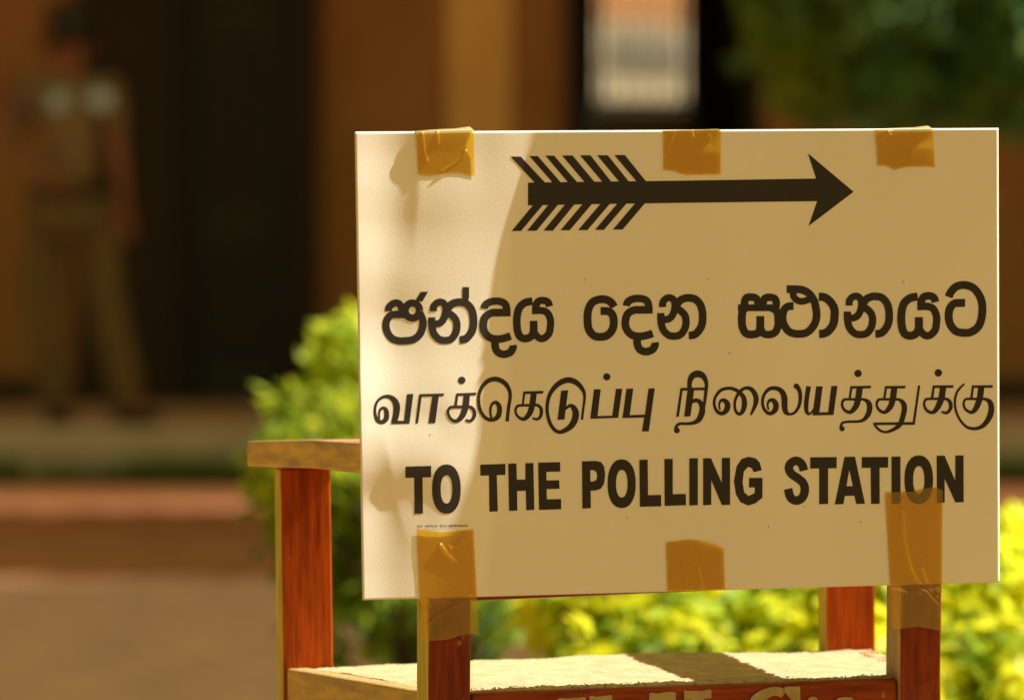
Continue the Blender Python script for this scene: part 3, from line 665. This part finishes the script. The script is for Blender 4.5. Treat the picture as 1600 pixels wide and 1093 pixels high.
k.poly([(545,90),(610,88),(613,366),(715,363),(716,452),(550,456)], c); k.poly([(741,83),(806,82),(806,358),(908,356),(910,444),(743,449)], c)
k.poly([(936,78),(1002,77),(1002,443),(936,446)], c)
k.poly([(1044,78),(1105,77),(1190,272),(1190,75),(1254,74),(1254,440),(1190,442),(1107,248),(1107,441),(1044,444)], c)
k.poly([(1502,170),(1485,110),(1455,78),(1400,66),(1345,82),(1305,140),(1284,255),(1300,360),(1335,420),(1395,446),(1450,430),(1507,385),(1507,230),(1402,230),(1402,305),(1447,305),(1447,348),(1400,372),(1365,345),(1351,265),(1362,180),(1395,145),(1425,155),(1438,187)], c)
c = (1210, 690, 5)
k.stroke([(231,224),(215,175),(175,147),(130,165),(113,205),(135,250),(185,285),(225,322),(238,375),(220,432),(175,458),(128,435),(107,366)], 67, c)
k.poly([(280,120),(487,118),(487,205),(420,206),(420,484),(350,486),(350,207),(280,208)], c)
k.poly([(548,117),(630,116),(708,482),(640,484),(625,420),(550,421),(540,485),(472,487)], c, [[(585,215),(613,345),(564,345)]])
k.poly([(683,118),(889,117),(889,200),(822,201),(823,482),(756,484),(752,202),(683,203)], c)
k.poly([(915,115),(985,114),(986,479),(916,482)], c)
k.poly(ell(1128,295,112,190), c, [ell(1128,297,44,108)])
k.poly([(1268,108),(1330,107),(1413,302),(1414,106),(1478,105),(1479,470),(1414,472),(1330,285),(1331,473),(1270,476)], c)
k.build('english_lettering')
# tiny printer's line and specks
k = Ink(); random.seed(5); x = 652.
while x < 731:
    wd = random.uniform(1.4, 3.0); y = 821.8-(x-652)*.012
    if not (659 < x < 662 or 683 < x < 686 or 697 < x < 700):
        k.stroke([(x, y+1.5, .42), (x+wd*.3, y-1.6-random.random()*1.3, .45), (x+wd*.6, y+1.4, .42), (x+wd, y-.8+random.uniform(-.9, .9), .4)], None)
    x += wd+.7
for sx, sy in ((672, 679), (1107, 436), (1412, 440), (980, 808), (1257, 791), (1140, 552), (914, 437), (1345, 815), (1201, 822)): k.dot(sx, sy, .9, (0, 0, 1))
k.build('small_print')

# ------------------------------------------------------------------ adhesive tape
def tape_material(fold=False):
    m = bpy.data.materials.new('glare_tape' if fold else 'brown_tape'); m.use_nodes = True; n = m.node_tree.nodes; l = m.node_tree.links; n.remove(n['Principled BSDF'])
    tr = n.new('ShaderNodeBsdfTransparent'); tr.inputs['Color'].default_value = (1, .715, .04, 1)
    df = n.new('ShaderNodeBsdfDiffuse'); df.inputs['Color'].default_value = (1, .68, .05, 1)
    tl = n.new('ShaderNodeBsdfTranslucent'); tl.inputs['Color'].default_value = (1, .68, .09, 1)
    a = n.new('ShaderNodeMixShader'); a.inputs[0].default_value = .45; l.new(df.outputs[0], a.inputs[1]); l.new(tl.outputs[0], a.inputs[2])
    nz = n.new('ShaderNodeTexNoise'); nz.inputs['Scale'].default_value = 260; tc = n.new('ShaderNodeTexCoord'); l.new(tc.outputs['Object'], nz.inputs['Vector'])
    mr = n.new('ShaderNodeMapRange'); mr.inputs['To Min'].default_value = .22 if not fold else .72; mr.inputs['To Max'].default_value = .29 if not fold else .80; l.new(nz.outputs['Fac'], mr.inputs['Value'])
    b = n.new('ShaderNodeMixShader'); l.new(mr.outputs[0], b.inputs[0]); l.new(tr.outputs[0], b.inputs[1]); l.new(a.outputs[0], b.inputs[2])
    g = n.new('ShaderNodeBsdfGlossy'); g.inputs['Roughness'].default_value = .2; g.inputs['Color'].default_value = (1, .95, .8, 1)
    fr = n.new('ShaderNodeFresnel'); fr.inputs['IOR'].default_value = 1.55
    c = n.new('ShaderNodeMixShader'); l.new(fr.outputs[0], c.inputs[0]); l.new(b.outputs[0], c.inputs[1]); l.new(g.outputs[0], c.inputs[2])
    l.new(c.outputs[0], n['Material Output'].inputs['Surface']); return m
M_tape = tape_material(); M_fold_glare = tape_material(True)  # second one paler and denser: sun glare painted on fold and upper rows
for n_ in M_fold_glare.node_tree.nodes:
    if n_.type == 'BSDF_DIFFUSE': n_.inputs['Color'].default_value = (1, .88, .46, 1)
def interp(L, s):
    xs = np.linspace(0, 1, len(L)); return np.interp(s, xs, [p[0] for p in L]), np.interp(s, xs, [p[1] for p in L])
def segd(x, y, a, b):
    ax, ay = a; bx_, by = b; dx, dy = bx_-ax, by-ay; t = max(0, min(1, ((x-ax)*dx+(y-ay)*dy)/(dx*dx+dy*dy))); return math.hypot(x-ax-t*dx, y-ay-t*dy), t
def tape(label, top, bot, ridges=(), over=None, below=None):
    e = empty('adhesive_tape'); e.matrix_world = CH; tag(e, label, 'tape', 'pieces of brown tape holding the sign')
    N, T = 90, 110; v = []; rows = 0
    if over:                                # wraps backwards over the upper edge
        for q in range(5, 0, -1):
            for i in range(N+1):
                s = i/N; x, y = interp(top, s); p = onsign(x, y, .0006); g = q/5
                bulge = over*(.12+.75*s)*(math.sin(g*math.pi*.5)*.8+.12*math.sin(s*9+q)*g)*MM
                v.append(p+Vector((-.003*g*(1-s), .002+.012*g**1.2, bulge)))
            rows += 1
    for j in range(T+1):
        t = j/T
        for i in range(N+1):
            s = i/N; (xa, ya), (xb, yb) = interp(top, s), interp(bot, s); x, y = xa+(xb-xa)*t, ya+(yb-ya)*t
            lift = .00065
            for (pts, hgt, wd) in ridges:
                for a, b in zip(pts[:-1], pts[1:]):
                    dd, tt = segd(x, y, a, b)
                    if dd < wd*3: lift = max(lift, .00065+hgt*(1.15 if over else 1.8)*math.exp(-(dd/wd)**2))
            if over and t < .5: lift += (math.sin(min(1, t/.16)*math.pi/2)*math.cos(max(0, t-.16)/.34*math.pi/2)-.35*(1-min(1, t/.16)))*over*.13*MM
            if below:                       # leaves the card and lies on the wood underneath
                yb_ = 937-(x-567)*.02814; k_ = max(0, min(1, (y-yb_+3)/below)); k_ = k_*k_*(3-2*k_)
                p = onsign(x, y, lift); q_ = Asl(x, y, 0) if y < 1070 else A(x, y, 0); q_ = q_+(EL-q_).normalized()*(.0016+(lift-.00065)*.8+.0008*math.sin(x*.11+y*.07))
                v.append(p.lerp(q_, k_))
            else: v.append(onsign(x, y, lift))
        rows += 1
    a = N+1; f = [(j*a+i, (j+1)*a+i, (j+1)*a+i+1, j*a+i+1) for j in range(rows-1) for i in range(N)]
    nf = 11 if over and over > 4 else (5 if over else 0); mesh('strip', v, f, [M_tape, M_fold_glare], e, [1 if q//N < nf and (q//N < 5 or random.random() < 2) else 0 for q in range(len(f))], smooth=True)
tape('creased brown tape at the top left of the sign, near the arrow tail', [(650, 205.5), (740, 203)], [(653.5, 272), (662, 274), (672, 275), (685, 273), (695, 271), (710, 270), (722, 271), (733, 274), (742, 275)],
     [([(660, 208), (663, 232), (668, 252)], .0010, 1.6), ([(683, 205), (685, 224)], .0012, 1.3), ([(690, 268), (708, 257), (722, 246), (728, 236)], .0014, 1.7)], over=7)
tape('plain brown tape at the top middle of the sign, above the arrow shaft', [(1036.5, 204), (1126.5, 202.5)], [(1036.5, 265.5), (1046, 266.5), (1056, 268.5), (1064, 271.5), (1073, 273.5), (1085, 273), (1100, 273), (1112, 272.5), (1126, 273)],
     [([(1054, 207), (1047, 225), (1044, 235)], .0005, 1.8), ([(1081, 202), (1083, 214)], .0012, 1.2), ([(1107, 210), (1114, 226)], .0004, 2)], over=2)
tape('brown tape at the top right of the sign, over the arrow head side', [(1368, 202.5), (1457.5, 201.5)], [(1371, 259), (1383, 259), (1391, 262), (1398, 266), (1405, 263.5), (1416, 261), (1432, 260.5), (1450, 260), (1461, 262)],
     [([(1369, 224), (1388, 208), (1392, 204)], .0011, 1.4), ([(1388, 205), (1392, 211)], .0012, 1.2)], over=7)
tape('brown tape at the bottom left reaching from the sign down the chair post', [(651, 827), (662, 827), (676, 829.5), (692, 831), (708, 830), (722, 828), (740, 827)],
     [(659, 1000), (668, 1000.5), (690, 999.5), (706, 997), (714, 993), (724, 991.5), (735, 989), (742, 991), (748.5, 993)],
     [([(689, 851), (698, 863), (712, 877)], .0016, 1.8), ([(702, 853), (707, 857), (713, 853)], .0009, 1.2), ([(705, 857), (705, 864)], .0009, 1.1), ([(713, 852), (730, 829)], .0007, 1.1),
      ([(668, 975), (690, 953), (715, 938), (735, 931)], .0014, 2.2), ([(690, 950), (720, 935)], .0009, 1.6), ([(725, 948), (747, 947)], .0006, 1.5)], below=34)
tape('short brown tape at the bottom middle edge of the sign', [(1040.5, 846.5), (1052, 845), (1064, 843.5), (1078, 842), (1090, 843.5), (1104, 846.5), (1118, 850.5), (1131, 856)],
     [(1043, 924), (1070, 923.5), (1100, 922), (1133, 920.5)], [([(1098, 845), (1115, 851), (1130, 859)], .0010, 1.6), ([(1070, 876), (1065, 895)], .0004, 1.6), ([(1091, 888), (1096, 903), (1097, 920)], .0007, 1.5), ([(1072, 885), (1072, 920)], .0004, 1.5)], below=14)
tape('long brown tape at the bottom right covering the last letters and the chair post', [(1383, 769), (1395, 768.5), (1408, 768), (1425, 767.5), (1438, 764.5), (1455, 760.5), (1464, 762), (1473, 765.5)],
     [(1394.5, 982), (1405, 982), (1420, 980), (1433, 978), (1448, 980.5), (1460, 983), (1471, 986)],
     [([(1411, 796), (1413, 840), (1422, 885), (1434, 908), (1455, 925), (1468, 940)], .0012, 2.0), ([(1441, 888), (1447, 908), (1468, 930)], .0010, 1.8), ([(1410, 918), (1440, 930)], .0005, 2.5), ([(1470, 915), (1469, 960)], .0012, 1.6)], below=14)

# ------------------------------------------------------------------ the person on the veranda
def person():
    Y = 25.05; base = at(150, 664, Y); base = Vector((base.x, Y, ZF))
    o = tag(empty('person', base), 'person in khaki uniform and dark cap standing on the veranda, hand at belt', 'person')
    P = lambda px, py, dy=0.: at(px, py, Y+dy)-base-Vector((0, 0, 0))
    skin = mat('brown_skin', (.36, .155, .09), .5, (.31, .13, .078), 12)
    drab = mat('khaki_drill', (.21, .14, .06), .85, (.16, .105, .045), 10, bump=.4, bscale=50)
    khaki = mat('khaki_cloth', (.28, .20, .11), .85, (.22, .155, .08), 10, bump=.4, bscale=50)
    dark = mat('dark_felt', (.012, .016, .015), .6, (.018, .02, .018), 10)
    leather = mat('black_leather', (.012, .011, .011), .35, (.016, .014, .013), 10)
    silver = mat('silver_badge', (.84, .90, 1.0), .35, (.80, .87, .98), 20); silver.node_tree.nodes['Principled BSDF'].inputs['Metallic'].default_value = .9
    hair = mat('black_hair', (.01, .008, .007), .6, (.014, .011, .009), 60)
    def skinned(name, verts, edges, rad, m, root=0, sub=2):
        me = bpy.data.meshes.new(name); me.from_pydata([tuple(v) for v in verts], edges, []); me.materials.append(m)
        ob = bpy.data.objects.new(name, me); COL.objects.link(ob); ob.parent = o
        sk = ob.modifiers.new('skin', 'SKIN'); sk.use_smooth_shade = True
        for i, r in enumerate(rad):
            sv_ = me.skin_vertices[0].data[i]; sv_.radius = r if isinstance(r, tuple) else (r, r); sv_.use_root = (i == root)
        sb = ob.modifiers.new('sub', 'SUBSURF'); sb.levels = sb.render_levels = sub
        return ob
    V = {}; vs, es, rd = [], [], []
    def add(nm, p, r, par=None):
        V[nm] = len(vs); vs.append(Vector(p)); rd.append(r)
        if par is not None: es.append((V[par], V[nm]))
    add('pelvis', P(112, 312), (.15, .10)); add('waist', P(110, 270), (.135, .095), 'pelvis'); add('chest', P(110, 190), (.155, .11), 'waist'); add('collar', P(108, 140), (.13, .085), 'chest')
    add('neck', P(107, 118), (.055, .055), 'collar'); add('jaw', P(104, 100, -.02), (.062, .07), 'neck'); add('head', P(104, 78, -.01), (.078, .09), 'jaw'); add('crown', P(106, 50), (.07, .08), 'head')
    add('nose', P(98, 82, -.105), (.012, .012), 'head')
    for s, sh, el, wr, tip in ((-1, (52, 143), (12, 225), (52, 268), (84, 281)), (1, (166, 143), (180, 228), (192, 318), (198, 362))):
        n = 'lr'[s > 0]; dy = -.05 if s < 0 else .0
        add(n+'sh', P(*sh), .065, 'collar'); add(n+'el', P(*el), .045, n+'sh'); add(n+'wr', P(*wr, dy*2.5), .028, n+'el')
        w3, t3 = P(*wr, dy*2.5), P(*tip, dy*3); ax = (t3-w3).normalized(); side = ax.cross(Vector((0, 1, 0))).normalized()
        palm = w3+ax*.07; add(n+'palm', palm, (.036, .02), n+'wr')
        for q, (off, ln) in enumerate(((-.03, .07), (-.011, .085), (.009, .08), (.028, .06))):
            b0 = palm+side*off+ax*.02; add(n+'f%d' % q, b0, .0095, n+'palm'); add(n+'g%d' % q, b0+ax*ln*.55+Vector((0, -.01, 0)), .0085, n+'f%d' % q); add(n+'h%d' % q, b0+ax*ln-side*.004+Vector((0, .012, 0)), .007, n+'g%d' % q)
        add(n+'t0', w3+ax*.035-side*.04+Vector((0, -.015, 0)), .012, n+'wr'); add(n+'t1', w3+ax*.075-side*.055+Vector((0, -.03, 0)), .0095, n+'t0')
    legs = (((74, 335), (66, 490), (92, 640), (102, 661)), ((146, 335), (168, 500), (203, 632), (245, 661)))
    for n, (hp, kn, an, toe) in zip('lr', legs):
        add(n+'hip', P(*hp), .085, 'pelvis'); add(n+'kn', P(*kn, -.03), .06, n+'hip'); add(n+'an', P(*an), .04, n+'kn'); add(n+'toe', P(toe[0], 658, -.16 if n == 'l' else -.08), .03, n+'an')
    skinned('body', vs, es, rd, skin, 0)
    g = lambda *nm: [vs[V[x]] for x in nm]
    # shirt with short sleeves
    sv2 = g('pelvis', 'waist', 'chest', 'collar', 'lsh', 'rsh'); le, re = g('lsh', 'lel'), g('rsh', 'rel')
    sv2 = [sv2[0]+Vector((0, 0, .02))]+sv2[1:]+[le[0].lerp(le[1], .85), re[0].lerp(re[1], .85)]
    skinned('shirt', sv2, [(0, 1), (1, 2), (2, 3), (3, 4), (3, 5), (4, 6), (5, 7)], [(.165, .118), (.16, .115), (.198, .135), (.15, .105), .088, .088, .066, .066], khaki, 0)
    tv = g('pelvis', 'lhip', 'rhip', 'lkn', 'rkn', 'lan', 'ran')
    skinned('trousers', tv, [(0, 1), (0, 2), (1, 3), (2, 4), (3, 5), (4, 6)], [(.165, .12), .105, .105, .085, .085, .075, .075], drab, 0)
    for n in 'lr':
        a_, t_ = g(n+'an', n+'toe'); zb = .035; hv = Vector((a_.x, a_.y, zb)); tvx = Vector((t_.x, t_.y, zb-.005))
        skinned('shoe', [hv-(tvx-hv)*.25, hv+Vector((0, 0, .012)), hv.lerp(tvx, .6), tvx+(tvx-hv)*.12], [(0, 1), (1, 2), (2, 3)], [.04, .05, .045, .032], leather, 1)
    pz = vs[V['pelvis']]
    m = MB()
    n = 28
    for q in range(2):
        for i in range(n):
            t = 2*math.pi*i/n; m.v.append(Vector((pz.x+.172*math.cos(t), pz.y+.128*math.sin(t), pz.z+.02+q*.05)))
    for i in range(n): m.f.append((i, (i+1) % n, n+(i+1) % n, n+i)); m.m.append(0)
    b = m.build('belt', leather, o, True); so = b.modifiers.new('t', 'SOLIDIFY'); so.thickness = .008; so.offset = 1
    bk = bevel(MB().box(pz.x-.03, pz.x+.03, pz.y-.15, pz.y-.137, pz.z+.02, pz.z+.07).build('buckle', mat('dull_brass', (.10, .075, .03), .45, (.08, .06, .025), 20), b), .004)
    # cap: band, wide crown, peak, badge
    hd = vs[V['crown']]; m = MB()
    prof = [(.085, -.03), (.09, .02), (.115, .055), (.118, .075), (.09, .10), (.04, .11), (.001, .112)]
    for q, (r, z) in enumerate(prof):
        for i in range(n):
            t = 2*math.pi*i/n; m.v.append(hd+Vector((r*math.cos(t)+.012, r*1.12*math.sin(t), z+(.02 if q > 1 else 0)*-math.sin(t))))
    for q in range(len(prof)-1):
        for i in range(n): m.f.append((q*n+i, q*n+(i+1) % n, (q+1)*n+(i+1) % n, (q+1)*n+i)); m.m.append(0)
    cap = m.build('cap', dark, o, True); so = cap.modifiers.new('t', 'SOLIDIFY'); so.thickness = .002
    m = MB()
    for q in range(2):
        for i in range(13):
            t = R(190+i*130/12)+R(-8); rr = .088+q*.055; m.v.append(hd+Vector((rr*math.cos(t)-.01*q, rr*1.12*math.sin(t), -.022-q*.03)))
    for i in range(12): m.f.append((i, i+1, 14+i, 13+i)); m.m.append(0)
    pk = m.build('peak', leather, cap, True); so = pk.modifiers.new('t', 'SOLIDIFY'); so.thickness = .002
    MB().tube([hd+Vector((.012, -.108, .02)), hd+Vector((.012, -.128, .035))], [.026, .018], 10).build('cap_badge', mat('dull_silver', (.16, .19, .18), .4, (.12, .14, .13), 20), cap)
    # hair below the cap, eyes, brows, mouth, ears
    m = MB()
    for q, z in enumerate((-.075, -.02)):
        for i in range(15): t = R(-10+i*200/14); m.v.append(hd+Vector((.086*math.cos(t), .098*math.sin(t), z)))
    for i in range(14): m.f.append((i, i+1, 16+i, 15+i)); m.m.append(0)
    hr = m.build('hair', hair, o, True); so = hr.modifiers.new('t', 'SOLIDIFY'); so.thickness = .006
    hc = vs[V['head']]
    for s in (-1, 1):
        MB().tube([hc+Vector((s*.032-.012, -.085, .018)), hc+Vector((s*.032-.012, -.096, .018))], [.011, .007], 8).build('eye', hair, o)
        MB().tube([hc+Vector((s*.088-.003, .0, -.02)), hc+Vector((s*.094-.003, .005, .0)), hc+Vector((s*.09-.003, .01, .03))], [.01, .017, .010], 8).build('ear', skin, o, True)
    jw = vs[V['jaw']]; MB().tube([jw+Vector((-.03, -.079, .012)), jw+Vector((-.006, -.088, .012)), jw+Vector((.02, -.08, .012))], [.005, .007, .005], 8).build('mouth', mat('lips', (.18, .05, .04), .5, (.15, .045, .035), 20), o, True)
    # epaulette badges and arm patch
    for px, py, wd, hh in ((90, 157, .034, .038), (155, 155, .046, .038)):
        p = P(px, py, -.195); bevel(MB().hexa([p+Vector((-wd, 0, -hh)), p+Vector((wd, 0, -hh)), p+Vector((wd, .012, -hh)), p+Vector((-wd, .012, -hh))], [p+Vector((-wd, .055, hh)), p+Vector((wd, .055, hh)), p+Vector((wd, .067, hh)), p+Vector((-wd, .067, hh))]).build('breast_badge', silver, o), .004)
    p = P(22, 160, -.075); bevel(MB().box(p.x-.035, p.x+.035, p.y-.012, p.y, p.z-.045, p.z+.045).build('sleeve_patch', mat('purple_patch', (.22, .10, .12), .7, (.16, .07, .09), 20), o), .004)
person()
